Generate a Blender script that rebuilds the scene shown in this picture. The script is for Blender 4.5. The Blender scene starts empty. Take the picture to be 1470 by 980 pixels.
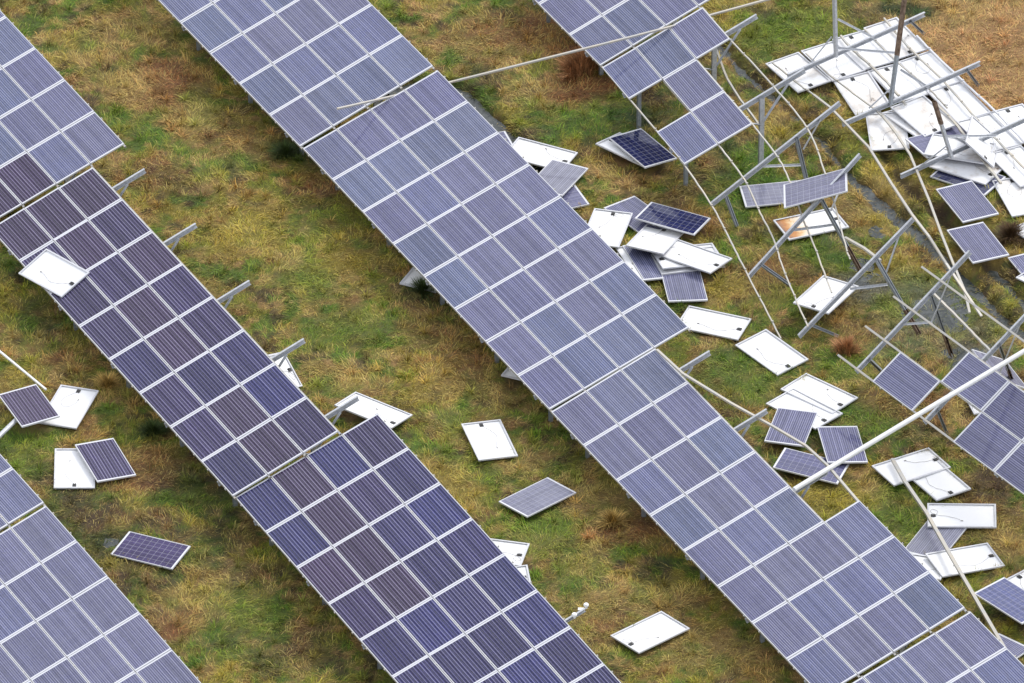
import bpy, math, random
import numpy as np
from mathutils import Vector, Matrix
random.seed(7); RNG = np.random.default_rng(11)
scene = bpy.context.scene
COL = scene.collection

# ------------------------------------------------------------------ camera (solved from the module sizes)
CAM = np.array([0.0, -206.37548987, 138.67633473])
CR = np.array([[0.99999989, 0.00026634577, 0.00039637072], [-0.00047754562, 0.55773884, 0.83001636], [0.0, 0.83001645, -0.5577389]])
FPX = 14418.0748
def at(u, v, z):
    """world point at height z on the sight line of photo pixel (u, v)"""
    d = np.array([(u - 735) / FPX, -(v - 490) / FPX, 1.0]) @ CR
    return CAM + d * ((z - CAM[2]) / d[2])
def to_px(P):
    q = (np.asarray(P) - CAM) @ CR.T
    return 735 + FPX * q[..., 0] / q[..., 2], 490 - FPX * q[..., 1] / q[..., 2]
cd = bpy.data.cameras.new('camera'); cam = bpy.data.objects.new('camera', cd); COL.objects.link(cam)
cd.sensor_width = 36; cd.lens = FPX / 1470 * 36; cd.clip_start = 1; cd.clip_end = 3000
M = Matrix.Identity(4)
for r in range(3):
    M[r][0] = CR[0][r]; M[r][1] = CR[1][r]; M[r][2] = -CR[2][r]; M[r][3] = CAM[r]
cam.matrix_world = M
scene.camera = cam

# ------------------------------------------------------------------ light
w = bpy.data.worlds.new('World'); scene.world = w; w.use_nodes = True
nt = w.node_tree; nt.nodes.clear()
SUN_EL, SUN_AZ = math.radians(44), math.radians(42)      # azimuth clockwise from +y
sky = nt.nodes.new('ShaderNodeTexSky'); sky.sky_type = 'NISHITA'; sky.sun_disc = False
sky.sun_elevation = SUN_EL; sky.sun_rotation = SUN_AZ; sky.dust_density = 3; sky.air_density = 1
mixn = nt.nodes.new('ShaderNodeMix'); mixn.data_type = 'RGBA'; mixn.inputs[0].default_value = 0.78
nt.links.new(sky.outputs[0], mixn.inputs[6]); 
# cloud layer: uneven bright overcast
tc = nt.nodes.new('ShaderNodeTexCoord'); no = nt.nodes.new('ShaderNodeTexNoise'); no.inputs['Scale'].default_value = 2.2; no.inputs['Detail'].default_value = 5
nt.links.new(tc.outputs['Generated'], no.inputs['Vector'])
rp = nt.nodes.new('ShaderNodeValToRGB'); rp.color_ramp.elements[0].position = .3; rp.color_ramp.elements[1].position = .7
rp.color_ramp.elements[0].color = (7.2, 7.6, 8.6, 1); rp.color_ramp.elements[1].color = (11.0, 11.0, 11.4, 1)
nt.links.new(no.outputs[0], rp.inputs[0]); nt.links.new(rp.outputs[0], mixn.inputs[7])
bg = nt.nodes.new('ShaderNodeBackground'); bg.inputs[1].default_value = 0.092
nt.links.new(mixn.outputs[2], bg.inputs[0])
ow = nt.nodes.new('ShaderNodeOutputWorld'); nt.links.new(bg.outputs[0], ow.inputs[0])
sd = bpy.data.lights.new('sun', 'SUN'); sd.energy = 1.5; sd.angle = math.radians(24); sd.color = (1, .96, .9)
so = bpy.data.objects.new('sun', sd); COL.objects.link(so)
dv = Vector((math.sin(SUN_AZ) * math.cos(SUN_EL), math.cos(SUN_AZ) * math.cos(SUN_EL), math.sin(SUN_EL)))
so.rotation_euler = dv.to_track_quat('Z', 'Y').to_euler(); so.location = dv * 60
vs = scene.view_settings; vs.view_transform = 'Standard'; vs.look = 'None'; vs.exposure = 0.6; vs.gamma = 1; vs.use_curve_mapping = False
scene.render.engine = 'CYCLES'
try:
    scene.cycles.use_denoising = True; scene.cycles.denoiser = 'OPENIMAGEDENOISE'
    scene.cycles.max_bounces = 5; scene.cycles.diffuse_bounces = 3; scene.cycles.glossy_bounces = 3
except Exception: pass

# ------------------------------------------------------------------ materials
class NT:
    def __init__(s, name):
        s.m = bpy.data.materials.new(name); s.m.use_nodes = True; s.t = s.m.node_tree; s.b = s.t.nodes['Principled BSDF']
    def n(s, t, **k):
        x = s.t.nodes.new(t)
        for a, v in k.items(): setattr(x, a, v)
        return x
    def l(s, a, b): s.t.links.new(a, b)
    def val(s, a, sock):
        if isinstance(a, (int, float)): sock.default_value = a
        else: s.l(a, sock)
    def math(s, op, a, b=0.0, c=None):
        x = s.n('ShaderNodeMath', operation=op); s.val(a, x.inputs[0]); s.val(b, x.inputs[1])
        if c is not None: s.val(c, x.inputs[2])
        return x.outputs[0]
    def mix(s, f, a, b):
        x = s.n('ShaderNodeMix', data_type='RGBA'); s.val(f, x.inputs[0])
        for q, sk in ((a, x.inputs[6]), (b, x.inputs[7])):
            if isinstance(q, tuple): sk.default_value = (*q, 1)
            else: s.l(q, sk)
        return x.outputs[2]
    def noise(s, vec, sc, det=3, rough=.5):
        x = s.n('ShaderNodeTexNoise'); x.inputs['Scale'].default_value = sc; x.inputs['Detail'].default_value = det; x.inputs['Roughness'].default_value = rough
        s.l(vec, x.inputs['Vector']); return x.outputs[0]
    def step(s, v, lo, hi):
        x = s.n('ShaderNodeMapRange'); x.inputs[1].default_value = lo; x.inputs[2].default_value = hi; s.l(v, x.inputs[0]); return x.outputs[0]
    def rough(s, r): s.b.inputs['Roughness'].default_value = r

def simple(name, c, r=.5, met=0, var=.12, sc=9, c2=None, spec=None):
    k = NT(name); tc = k.n('ShaderNodeTexCoord'); oi = k.n('ShaderNodeObjectInfo')
    va = k.n('ShaderNodeVectorMath', operation='ADD'); k.l(tc.outputs['Object'], va.inputs[0]); k.l(oi.outputs['Location'], va.inputs[1])
    nz = k.step(k.noise(va.outputs[0], sc, 4, .6), .3, .7)
    d = tuple(x * (1 - var) for x in c); e = c2 or tuple(min(1, x * (1 + var)) for x in c)
    k.l(k.mix(nz, d, e), k.b.inputs['Base Color']); k.rough(r); k.b.inputs['Metallic'].default_value = met
    return k.m

def cells(name, grid, nb=3, dkw=.20, dks=.60):
    k = NT(name); tc = k.n('ShaderNodeTexCoord'); oi = k.n('ShaderNodeObjectInfo')
    sp = k.n('ShaderNodeSeparateXYZ'); k.l(tc.outputs['Object'], sp.inputs[0]); x, y = sp.outputs[0], sp.outputs[1]
    wx = k.math('WRAP', x, .0785, -.0785); wy = k.math('WRAP', y, .157, 0.0)       # cell pitch 157 mm
    gapx = k.math('GREATER_THAN', k.math('ABSOLUTE', k.math('WRAP', k.math('ADD', x, .0785), .0785, -.0785)), 0.0785 - (.004 if grid else .002))
    gapy = k.math('GREATER_THAN', k.math('ABSOLUTE', k.math('SUBTRACT', wy, .0785)), 0.0785 - (.004 if grid else .003))
    ty = k.math('FRACT', k.math('DIVIDE', y, .15700 / nb))           # two busbars per cell
    bus = k.math('LESS_THAN', k.math('ABSOLUTE', k.math('SUBTRACT', ty, .5)), .05 if grid else .12)
    dk = k.math('LESS_THAN', k.math('ABSOLUTE', k.math('SUBTRACT', k.math('FRACT', k.math('ADD', ty, .1)), .1)), dkw)
    # strength differs from one string of cells to the next
    ln = k.math('FLOOR', k.math('DIVIDE', y, .15700 / nb))
    wn = k.n('ShaderNodeTexWhiteNoise', noise_dimensions='2D'); cb = k.n('ShaderNodeCombineXYZ'); k.l(ln, cb.inputs[0]); k.l(oi.outputs['Random'], cb.inputs[1]); k.l(cb.outputs[0], wn.inputs['Vector'])
    rnd = wn.outputs['Value']
    va = k.n('ShaderNodeVectorMath', operation='ADD'); k.l(tc.outputs['Object'], va.inputs[0]); k.l(oi.outputs['Location'], va.inputs[1])
    crystal = k.n('ShaderNodeTexVoronoi'); crystal.inputs['Scale'].default_value = 38; k.l(va.outputs[0], crystal.inputs['Vector'])
    cs = k.n('ShaderNodeSeparateColor'); k.l(crystal.outputs['Color'], cs.inputs[0])
    base = k.n('ShaderNodeMix', data_type='RGBA', blend_type='MULTIPLY'); base.inputs[0].default_value = 1
    k.l(oi.outputs['Color'], base.inputs[6])
    f = k.math('MULTIPLY_ADD', cs.outputs[0], .5, .75)
    f = k.math('MULTIPLY', f, k.math('SUBTRACT', 1.0, k.math('MULTIPLY', dk, .10 if grid else dks)))
    f = k.math('MULTIPLY', f, k.math('MULTIPLY_ADD', rnd, .4, .8))
    big = k.math('MULTIPLY_ADD', k.noise(va.outputs[0], 1.6, 3), .5, .75)  # broad uneven sheen of the glass, put into the cell colour
    f = k.math('MULTIPLY', f, big)
    cc = k.n('ShaderNodeCombineColor'); [k.l(f, cc.inputs[i]) for i in range(3)]; k.l(cc.outputs[0], base.inputs[7])
    silver = (.46, .46, .54)
    c = k.mix(k.math('MULTIPLY', k.math('MULTIPLY', bus, k.math('MINIMUM', 1.0, k.math('MULTIPLY_ADD', oi.outputs['Alpha'], 2.5, .62))), k.math('MULTIPLY_ADD', rnd, .45, .25 if not grid else .05)), base.outputs[2], silver)
    c = k.mix(k.math('MULTIPLY', gapx, .42 if grid else .14), c, (.55, .55, .62))
    c = k.mix(k.math('MULTIPLY', gapy, .42 if grid else .25), c, (.55, .55, .62))
    # pale sky reflection put into the colour, with dust and water marks: alpha of the object colour
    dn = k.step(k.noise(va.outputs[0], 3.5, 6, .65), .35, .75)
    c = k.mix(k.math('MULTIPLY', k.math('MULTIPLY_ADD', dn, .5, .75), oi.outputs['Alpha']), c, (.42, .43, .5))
    inx = k.math('LESS_THAN', k.math('ABSOLUTE', x), .781); iny = k.math('LESS_THAN', k.math('ABSOLUTE', y), .477)
    c = k.mix(k.math('MULTIPLY', inx, iny), (.70, .71, .75), c)
    k.l(c, k.b.inputs['Base Color']); 
    k.l(k.math('MULTIPLY_ADD', dn, .07, .03), k.b.inputs['Roughness']); k.b.inputs['IOR'].default_value = 1.45
    return k.m

def backsheet(name, dirt):
    k = NT(name); tc = k.n('ShaderNodeTexCoord'); oi = k.n('ShaderNodeObjectInfo')
    va = k.n('ShaderNodeVectorMath', operation='ADD'); k.l(tc.outputs['Object'], va.inputs[0]); k.l(oi.outputs['Location'], va.inputs[1])
    n1 = k.noise(va.outputs[0], 1.7, 5, .62); n2 = k.noise(va.outputs[0], 14, 4, .7)
    c = k.mix(k.math('MULTIPLY', k.step(n2, .55, .75), .12 if not dirt else .3), (.84, .85, .86), (.55, .5, .42))
    lo = .47 if dirt else .62
    c = k.mix(k.math('MULTIPLY', k.step(n1, lo, lo + .14), .5 if dirt else .12), c, (.50, .42, .32))
    if dirt: c = k.mix(k.math('MULTIPLY', k.step(n1, .63, .7), k.step(n2, .45, .6)), c, (.16, .10, .06))
    k.l(c, k.b.inputs['Base Color']); k.rough(.45); return k.m

def burnt():
    k = NT('white back sheet scorched at one end'); tc = k.n('ShaderNodeTexCoord'); sp = k.n('ShaderNodeSeparateXYZ'); k.l(tc.outputs['Object'], sp.inputs[0])
    n1 = k.noise(tc.outputs['Object'], 3, 5, .6); a = k.math('SUBTRACT', k.math('MULTIPLY_ADD', n1, .9, -.45), sp.outputs[0])
    c = k.mix(k.step(a, .0, .45), (.84, .85, .86), (.72, .50, .26)); c = k.mix(k.step(a, .4, .6), c, (.5, .22, .07)); c = k.mix(k.step(a, .62, .85), c, (.18, .13, .11))
    k.l(c, k.b.inputs['Base Color']); k.rough(.5); return k.m
MAT = dict(
    burnt=burnt(),
    cells=cells('solar cells striped', False), cellsd=cells('dark solar cells striped', False, 2, .17, .8), grid=cells('solar cells with grid lines', True),
    back=backsheet('white back sheet', False), backd=backsheet('white back sheet with mud stains', True),
    alu=simple('anodised aluminium frame', (.62, .63, .66), .4, .1, .06),
    steel=simple('galvanised steel', (.50, .52, .55), .5, .25, .2, 16),
    dark=simple('galvanised steel dull', (.30, .33, .36), .55, .3, .2, 16),
    rail=simple('galvanised rail pale', (.50, .51, .50), .5, .2, .15, 5, (.52, .47, .38)),
    white=simple('white coated tube', (.74, .75, .74), .4, 0, .06),
    rust=simple('rusted buried steel with soil', (.10, .05, .03), .8, .1, .4, 9, (.28, .2, .14)),
    black=simple('black plastic', (.02, .02, .02), .4), cable=simple('cable sleeve', (.34, .33, .32), .5),
    domew=simple('white sensor shield', (.85, .85, .84), .35, 0, .03),
)
# ------------------------------------------------------------------ mesh helpers
class MB:
    def __init__(s): s.v = []; s.f = []; s.mi = []
    def hexa(s, p, mi=0):
        o = len(s.v); s.v += [tuple(map(float, q)) for q in p]
        for q in ((0, 3, 2, 1), (4, 5, 6, 7), (0, 1, 5, 4), (1, 2, 6, 5), (2, 3, 7, 6), (3, 0, 4, 7)):
            s.f.append(tuple(o + i for i in q)); s.mi.append(mi)
    def box(s, c, h, mi=0):
        x, y, z = c; a, b, d = h
        s.hexa([(x-a, y-b, z-d), (x+a, y-b, z-d), (x+a, y+b, z-d), (x-a, y+b, z-d), (x-a, y-b, z+d), (x+a, y-b, z+d), (x+a, y+b, z+d), (x-a, y+b, z+d)], mi)
    def sweep(s, pts, prof, up=(0, 0, 1), mi=0, closed=True):
        """profile (list of (side, up)) carried along a polyline, ends capped"""
        pts = [np.array(p, float) for p in pts]; o = len(s.v); n = len(prof)
        for i, p in enumerate(pts):
            t = pts[min(i + 1, len(pts) - 1)] - pts[max(i - 1, 0)]; t /= np.linalg.norm(t)
            u = np.array(up, float); sd = np.cross(t, u)
            if np.linalg.norm(sd) < .05: sd = np.cross(t, (1, 0, 0.))
            sd /= np.linalg.norm(sd); u = np.cross(sd, t)
            for a, b in prof: s.v.append(tuple(p + sd * a + u * b))
        m = n if closed else n - 1
        for i in range(len(pts) - 1):
            for j in range(m):
                a = o + i * n + j; b = o + i * n + (j + 1) % n
                s.f.append((a, b, b + n, a + n)); s.mi.append(mi)
        s.f.append(tuple(o + j for j in range(n))[::-1]); s.mi.append(mi)
        s.f.append(tuple(o + (len(pts) - 1) * n + j for j in range(n))); s.mi.append(mi)
    def tube(s, pts, r, n=8, mi=0): s.sweep(pts, [(r * math.cos(2*math.pi*k/n), r * math.sin(2*math.pi*k/n)) for k in range(n)], mi=mi)
    def mesh(s, name, mats, smooth=False):
        me = bpy.data.meshes.new(name); me.from_pydata(s.v, [], s.f)
        for m in mats: me.materials.append(MAT[m] if isinstance(m, str) else m)
        if len(mats) > 1: me.polygons.foreach_set('material_index', s.mi)
        if smooth: me.polygons.foreach_set('use_smooth', [True] * len(s.f))
        me.update(); return me
def cprof(w, h, t=.006, flip=1):
    """open C channel: web on one side, two flanges with lips (outline)"""
    p = [(-w/2, -h/2), (w/2, -h/2), (w/2, -h/2+.02), (w/2-t, -h/2+.02), (w/2-t, -h/2+t), (-w/2+t, -h/2+t), (-w/2+t, h/2-t), (w/2-t, h/2-t), (w/2-t, h/2-.02), (w/2, h/2-.02), (w/2, h/2), (-w/2, h/2)]
    return [(a * flip, b) for a, b in (p if flip > 0 else p[::-1])]
def bprof(w, h): return [(-w/2, -h/2), (w/2, -h/2), (w/2, h/2), (-w/2, h/2)]
def aprof(w, t=.005): return [(0, 0), (w, 0), (w, t), (t, t), (t, w), (0, w)]

def link(name, me, parent=None, label=None):
    o = bpy.data.objects.new(name, me); COL.objects.link(o)
    if parent is not None: o.parent = parent
    if label: o['label'] = label
    return o
def thing(name, label, cat, group=None, me=None, loc=(0, 0, 0), mat=None):
    o = bpy.data.objects.new(name, me); COL.objects.link(o)
    if mat is not None: o.matrix_world = mat
    else: o.location = loc
    o['label'] = label; o['category'] = cat
    if group: o['group'] = group
    return o
def at_local(mb, org):   # shift world-built geometry to a thing's own origin
    mb.v = [(a - org[0], b - org[1], c - org[2]) for a, b, c in mb.v]; return mb

# ------------------------------------------------------------------ the module (1650 x 992 x 38 mm), top face at z = 0
LX, LY = .8285, .497
fr = MB()
for s_ in (-1, 1):
    fr.box((0, s_ * (LY - .008), -.019), (LX, .008, .019)); fr.box((s_ * (LX - .008), 0, -.0191), (.008, LY - .016, .0189))
    fr.box((0, s_ * (LY - .029), -.0365), (LX - .016, .013, .0015)); fr.box((s_ * (LX - .029), 0, -.0365), (.013, LY - .042, .0015))
ME_FRAME = fr.mesh('module_frame', ['alu'])
def lam(name, top, back):
    b = MB(); b.box((0, 0, -.0055), (LX - .016, LY - .016, .0035)); b.mi = [1, 0, 1, 1, 1, 1]
    return b.mesh(name, [top, back])
ME_LAM = {'P': lam('glass_dark_striped', 'cellsd', 'back'), 'S': lam('glass_striped', 'cells', 'back'), 'G': lam('glass_grid', 'grid', 'back'), 'N': lam('glass_navy', 'grid', 'back'),
          'W': lam('glass_backs', 'cells', 'back'), 'D': lam('glass_backs_dirty', 'cells', 'backd'), 'B': lam('glass_backs_burnt', 'cells', 'burnt')}
jb = MB(); jb.box((0, 0, -.022), (.05, .045, .011)); jb.box((-.062, .025, -.02), (.016, .008, .007)); jb.box((-.062, -.025, -.02), (.016, .008, .007))
ME_JB = jb.mesh('junction_box', ['black'])
CABLES = []
for pts in ([(-.07, .025), (-.2, .1), (-.38, .2), (-.6, .24), (-.85, .16), (-1.05, .12)], [(-.07, .025), (-.12, .17), (-.02, .27), (.06, .2), (0, .1), (-.15, .02), (-.45, -.05), (-.7, -.2)],
            [(-.07, -.025), (-.25, -.18), (-.5, -.27), (-.7, -.16), (-.66, 0), (-.5, .1), (-.35, .12)], [(-.07, -.025), (-.3, -.06), (-.55, -.16), (-.68, -.33)]):
    # smooth (Catmull-Rom)
    P = [np.array(p) for p in pts]; P = [2*P[0]-P[1]] + P + [2*P[-1]-P[-2]]; out = []
    for i in range(1, len(P) - 2):
        for t in np.linspace(0, 1, 6, endpoint=False):
            a, b, c, d = P[i-1:i+3]; out.append(.5*((2*b)+(-a+c)*t+(2*a-5*b+4*c-d)*t*t+(-a+3*b-3*c+d)*t**3))
    out.append(P[-2]); mb = MB(); mb.tube([(p[0], p[1], -.02 - .006 * math.sin(i)) for i, p in enumerate(out)], .004, 5)
    e = out[-1]; mb.box((e[0], e[1], -.02), (.03, .009, .008)); CABLES.append(mb.mesh('cable', ['cable']))

TINT = {'blue': ((.042, .055, .175), .15), 'lav': ((.050, .052, .165), .15), 'slate': ((.040, .063, .172), .15),
        'dpurple': ((.034, .015, .068), .01), 'dblue': ((.015, .016, .120), .01), 'dviolet': ((.024, .013, .082), .01), 'dmid': ((.018, .014, .094), .01), 'navy': ((.005, .010, .07), .01), 'grey': ((.070, .070, .145), .32)}  # alpha carries painted sky reflection and dust, weaker on the dark tints
def tint(o, key):
    c, a = TINT[key]; f = random.uniform(.88, 1.12)
    o.color = (c[0] * f, c[1] * f * random.uniform(.96, 1.04), c[2] * f, a * random.uniform(.8, 1.2))

def basis(o, x, y, z):
    m = Matrix.Identity(4)
    for r in range(3): m[r][0], m[r][1], m[r][2], m[r][3] = x[r], y[r], z[r], o[r]
    return m

# ------------------------------------------------------------------ arrays
PA, PB = 1.675, 1.012
FR = {
'T4': ([-11.7813, 19.4078, 0.8499], [0.4775, -0.8786, -0.0021], [0.8347, 0.4529, 0.3134]),
'T5': ([-5.3108, 7.5785, 0.8003], [0.4642, -0.8857, 0.0062], [0.8438, 0.4443, 0.301]),
'T6': ([0.9425, -4.3235, 0.8535], [0.47, -0.8826, 0.0004], [0.8385, 0.4466, 0.3122]),
'T2': ([-13.064, 3.7809, 0.8545], [0.4736, -0.8807, 0.0037], [0.8351, 0.4504, 0.3157]),
'T1': ([-19.5741, 15.9774, 0.8666], [0.4805, -0.8769, -0.0138], [0.8367, 0.4537, 0.3067]),
'T2b': ([-6.6674, -7.9593, 0.8317], [0.4604, -0.8877, 0.0044], [0.8446, 0.4395, 0.3058]),
'T3': ([-14.4674, -12.0119, 0.8654], [0.4719, -0.8816, 0.0053], [0.8352, 0.449, 0.3176]),
'T3a': ([-20.9875, -0.1134, 0.8498], [0.4831, -0.8756, 0.0006], [0.8347, 0.4608, 0.3017]),
'T7': ([7.3475, -16.2035, 0.8524], [0.4744, -0.8803, -0.0021], [0.841, 0.4525, 0.2966]),
'T8': ([-4.0573, 23.3247, 0.8585], [0.4713, -0.8819, -0.0046], [0.8368, 0.4456, 0.3181]),
'T9': ([2.2859, 10.7566, 1.2275], [0.4079, -0.913, 0.0013], [0.8513, 0.3809, 0.3608]),
'T10': ([8.7846, -3.4258, 1.1398], [0.5563, -0.8301, 0.0389], [0.6864, 0.4854, 0.5415])}
def frame_of(n):
    o, a, c = (np.array(v, float) for v in FR[n]); a /= np.linalg.norm(a); c -= a * (a @ c); c /= np.linalg.norm(c)
    return o, a, c, np.cross(a, c)
def part(name, mb, mats, parent, org, label=None, smooth=False):
    return link(name, at_local(mb, org).mesh(name, mats, smooth), parent, label)
def beam(p0, p1, w, h, prof='c', up=(0, 0, 1), flip=1, mi=0, mb=None):
    mb = mb or MB(); pr = cprof(w, h, flip=flip) if prof == 'c' else bprof(w, h) if prof == 'b' else aprof(w)
    mb.sweep([p0, p1], pr, up, mi); return mb
def vis(p, m=25):
    u, v = to_px(p); return (-m < u) & (u < 1470 + m) & (-m < v) & (v < 980 + m)
def module(parent, org, o, a, c, n, kind, key, label=None):
    f = link('solar_panel', ME_FRAME, parent, label); f.matrix_local = basis(np.array(o) - org, a, c, n)
    g = link('glass', ME_LAM['P' if key[0] == 'd' else kind], f); tint(g, key); return f

RAFT = (.6, 2.3, 4.05, 5.8, 7.5)
def table(name, n, label, have, keys, rafters=RAFT, rails=None, rail0=-.04, rail1=8.04, custom=None, group='solar arrays of the rows', stub=3.97, skip_posts=()):
    o, a, c, nn = frame_of(n); org = (float(o[0]), float(o[1]), 0.0)
    t = thing(name, label, 'solar array', group, loc=org)
    P = lambda i, j, d=0.0: o + a * PA * i + c * PB * j + nn * d
    for i in range(8):
        for j in range(4):
            if (i, j) not in have: continue
            q = [P(i, j), P(i+1, j), P(i+1, j+1), P(i, j+1)]
            if not any(vis(x) for x in q): continue
            wob = nn + a * random.gauss(0, .004) + c * random.gauss(0, .004); wob /= np.linalg.norm(wob)
            aa = a - wob * (a @ wob); aa /= np.linalg.norm(aa)
            module(t, org, P(i+.5, j+.5, random.uniform(-.002, .002)), aa, np.cross(wob, aa), wob, 'S', keys(i, j))
    for j in (rails if rails is not None else range(5)):
        jj = j + (.03 if j == 0 else -.03 if j == 4 else 0)
        r0 = rail0[j] if isinstance(rail0, dict) else rail0; r1 = rail1[j] if isinstance(rail1, dict) else rail1
        mb = beam(P(r0, jj, -.066), P(r1, jj, -.066), .05, .05, 'c', nn)
        for i in range(8):
            for di in (.22, .78):
                if (i, min(j, 3)) in have or (i, j-1) in have:
                    p = P(i+di, j + (-.012 if j == 0 else .012 if j == 4 else 0), -.012)
                    mb.hexa([p + a*x + c*y + nn*z for z in (-.03, .014) for x, y in ((-.018, -.014), (.018, -.014), (.018, .014), (-.018, .014))])
        if any(vis(P(x, j)) for x in np.linspace(r0, r1, 20)): part('rail', mb, ['rail'], t, org)
    for k, i in enumerate(rafters):
        if not any(vis(P(i, y)) for y in np.linspace(0, 4, 9)): continue
        part('rafter', beam(P(i, -.02, -.16), P(i, stub, -.16), .055, .135, 'c', nn), ['steel'], t, org)
        if k in skip_posts: continue
        for j, hh in ((.42, .1), (2.65, .13)):
            p = P(i, j, -.17) + a * .055; b = np.array([p[0], p[1], -.15])
            part('post', beam(p, b, hh, .07, 'c', a), ['dark' if j < 1 else 'steel'], t, org)
        p = P(i, 2.65, -.2) + a * .055
        for j, dz in ((3.42, -.75), (1.65, -.75)):
            q = P(i, j, -.2) + a * .055
            part('brace', beam(q, p + np.array([0, 0, dz]), .045, .045, 'a', a), ['steel'], t, org)
    if custom: custom(t, org, P)
    return t
ALL = {(i, j) for i in range(8) for j in range(4)}
def kl(i, j): return random.choice(['lav', 'lav', 'blue', 'slate', 'lav'])
def kd(i, j): return random.choice(['dpurple', 'dviolet', 'dviolet', 'dmid', 'dblue'])
def km(i, j): return random.choice(['lav', 'lav', 'blue'])
D1 = {(7, 1): 'dpurple', (7, 0): 'dpurple', (6, 0): 'dpurple'}
table('solar_array', 'T1', 'pale blue array in the top left corner with dark purple lower end panels', ALL, lambda i, j: D1.get((i, j)) or random.choice(['blue', 'lav', 'slate']))
D2 = {}
for q in ('00p 01p 02p 10v 11p 12v 20v 21m 22p 30v 31p 32v 40d 41p 42v 50v 51d 52d 60v 61p 62b 70d 71p 72m').split():
    D2[(int(q[0]), int(q[1]))] = {'p': 'dpurple', 'v': 'dviolet', 'd': 'dmid', 'b': 'dblue', 'm': 'dviolet'}[q[2]]
table('solar_array', 'T2', 'dark purple array missing its whole top row, bare rafter ends sticking out', {(i, j) for i, j in ALL if j < 3}, lambda i, j: D2.get((i, j), 'dviolet'), rails=range(4))
D3 = {(0, 0): 'dblue', (0, 1): 'dpurple', (0, 2): 'dblue', (0, 3): 'dviolet', (1, 0): 'dblue', (1, 1): 'dpurple', (1, 2): 'dviolet', (1, 3): 'dmid', (2, 0): 'dpurple', (2, 1): 'dpurple', (2, 2): 'dmid', (2, 3): 'dblue', (3, 1): 'dpurple', (3, 0): 'dviolet'}
table('solar_array', 'T2b', 'complete dark blue and purple array running out of the bottom edge', ALL, lambda i, j: D3.get((i, j)) or random.choice(['dmid', 'dmid', 'dviolet', 'dblue']))
table('solar_array', 'T3a', 'corner of an array at the left edge below the two-panel heap', ALL, lambda i, j: 'blue')
table('solar_array', 'T3', 'lavender blue array filling the bottom left corner', ALL, km)
table('solar_array', 'T4', 'pale lavender array at the top, thin pole end lying on it', ALL, kl)
table('solar_array', 'T5', 'complete pale array in the middle with 32 lavender panels', ALL, kl)
def c6(t, org, P):
    pts = [at(*q) for q in ((943, 502, 1.98), (980, 536, 1.98), (1050, 579, 1.9), (1108, 611, 1.78), (1157, 640, 1.8), (1188, 668, 1.95))] + [P(5, 3.97, -.066)]
    mb = MB(); mb.sweep(pts, bprof(.06, .05)); part('rail', mb, ['rail'], t, org, 'bent top rail sagging below the missing panels')
table('solar_array', 'T6', 'pale array at lower centre with five panels gone from its upper end', {(i, j) for i, j in ALL if j < 3 or i > 4}, lambda i, j: 'slate' if (i, j) == (4, 2) else kl(i, j), rail0={0: -.04, 1: -.04, 2: -.04, 3: -.04, 4: 5.0}, custom=c6)
table('solar_array', 'T7', 'pale array in the bottom right corner behind a dark gap', ALL, km)
table('solar_array', 'T8', 'pale array at the top edge crossed by a long thin pole', ALL, kl)

def seg(t, org, name, a, b, kind='c', w=.055, h=.135, mat='steel', label=None, flip=1):
    p0, p1 = at(*a), at(*b); return part(name, beam(p0, p1, w, h, kind, (0, 0, 1), flip), [mat], t, org, label)
def leg(t, org, name, a, b, w=.12, h=.07, mat='steel', rust=0.0, label=None):
    p0, p1 = at(*a), at(*b); mb = MB(); e = (.86, .5, 0)
    if rust:
        m = p0 + (p1 - p0) * (1 - rust); beam(p0, m, w, h, 'c', e, mb=mb); beam(m, p1, w * 1.12, h * 1.12, 'c', e, mi=1, mb=mb)
        return part(name, mb, [mat, 'rust'], t, org, label)
    return part(name, beam(p0, p1, w, h, 'c', e), [mat], t, org, label)
def run(t, org, pts, mat='rail', r=.023, label=None, name='rail'):
    P = [np.array(at(*q) if not isinstance(q, np.ndarray) else q) for q in pts]
    if len(P) > 2:      # smooth bend
        Q = [2*P[0]-P[1]] + P + [2*P[-1]-P[-2]]; out = []
        for i in range(1, len(Q) - 2):
            for s in np.linspace(0, 1, 8, endpoint=False):
                a, b, c, d = Q[i-1:i+3]; out.append(.5*((2*b)+(-a+c)*s+(2*a-5*b+4*c-d)*s*s+(-a+3*b-3*c+d)*s**3))
        P = out + [Q[-2]]
        P = [P[0]] + [p + np.array([random.gauss(0, .0035), random.gauss(0, .0035), random.gauss(0, .005)]) for p in P[1:-1]] + [P[-1]]
    mb = MB(); mb.sweep(P, bprof(r * 1.5, r * 1.5))
    L = 0.6; acc = 0
    for i in range(1, len(P)):          # clamps left on the rail
        acc += np.linalg.norm(P[i] - P[i-1])
        if acc > L and name == 'rail': mb.box(P[i] + np.array([0, 0, .03]), (.025, .02, .015)); acc = 0; L = random.choice([.8, 1.6, .9])
    return part(name, mb, [mat], t, org, label)

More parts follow.
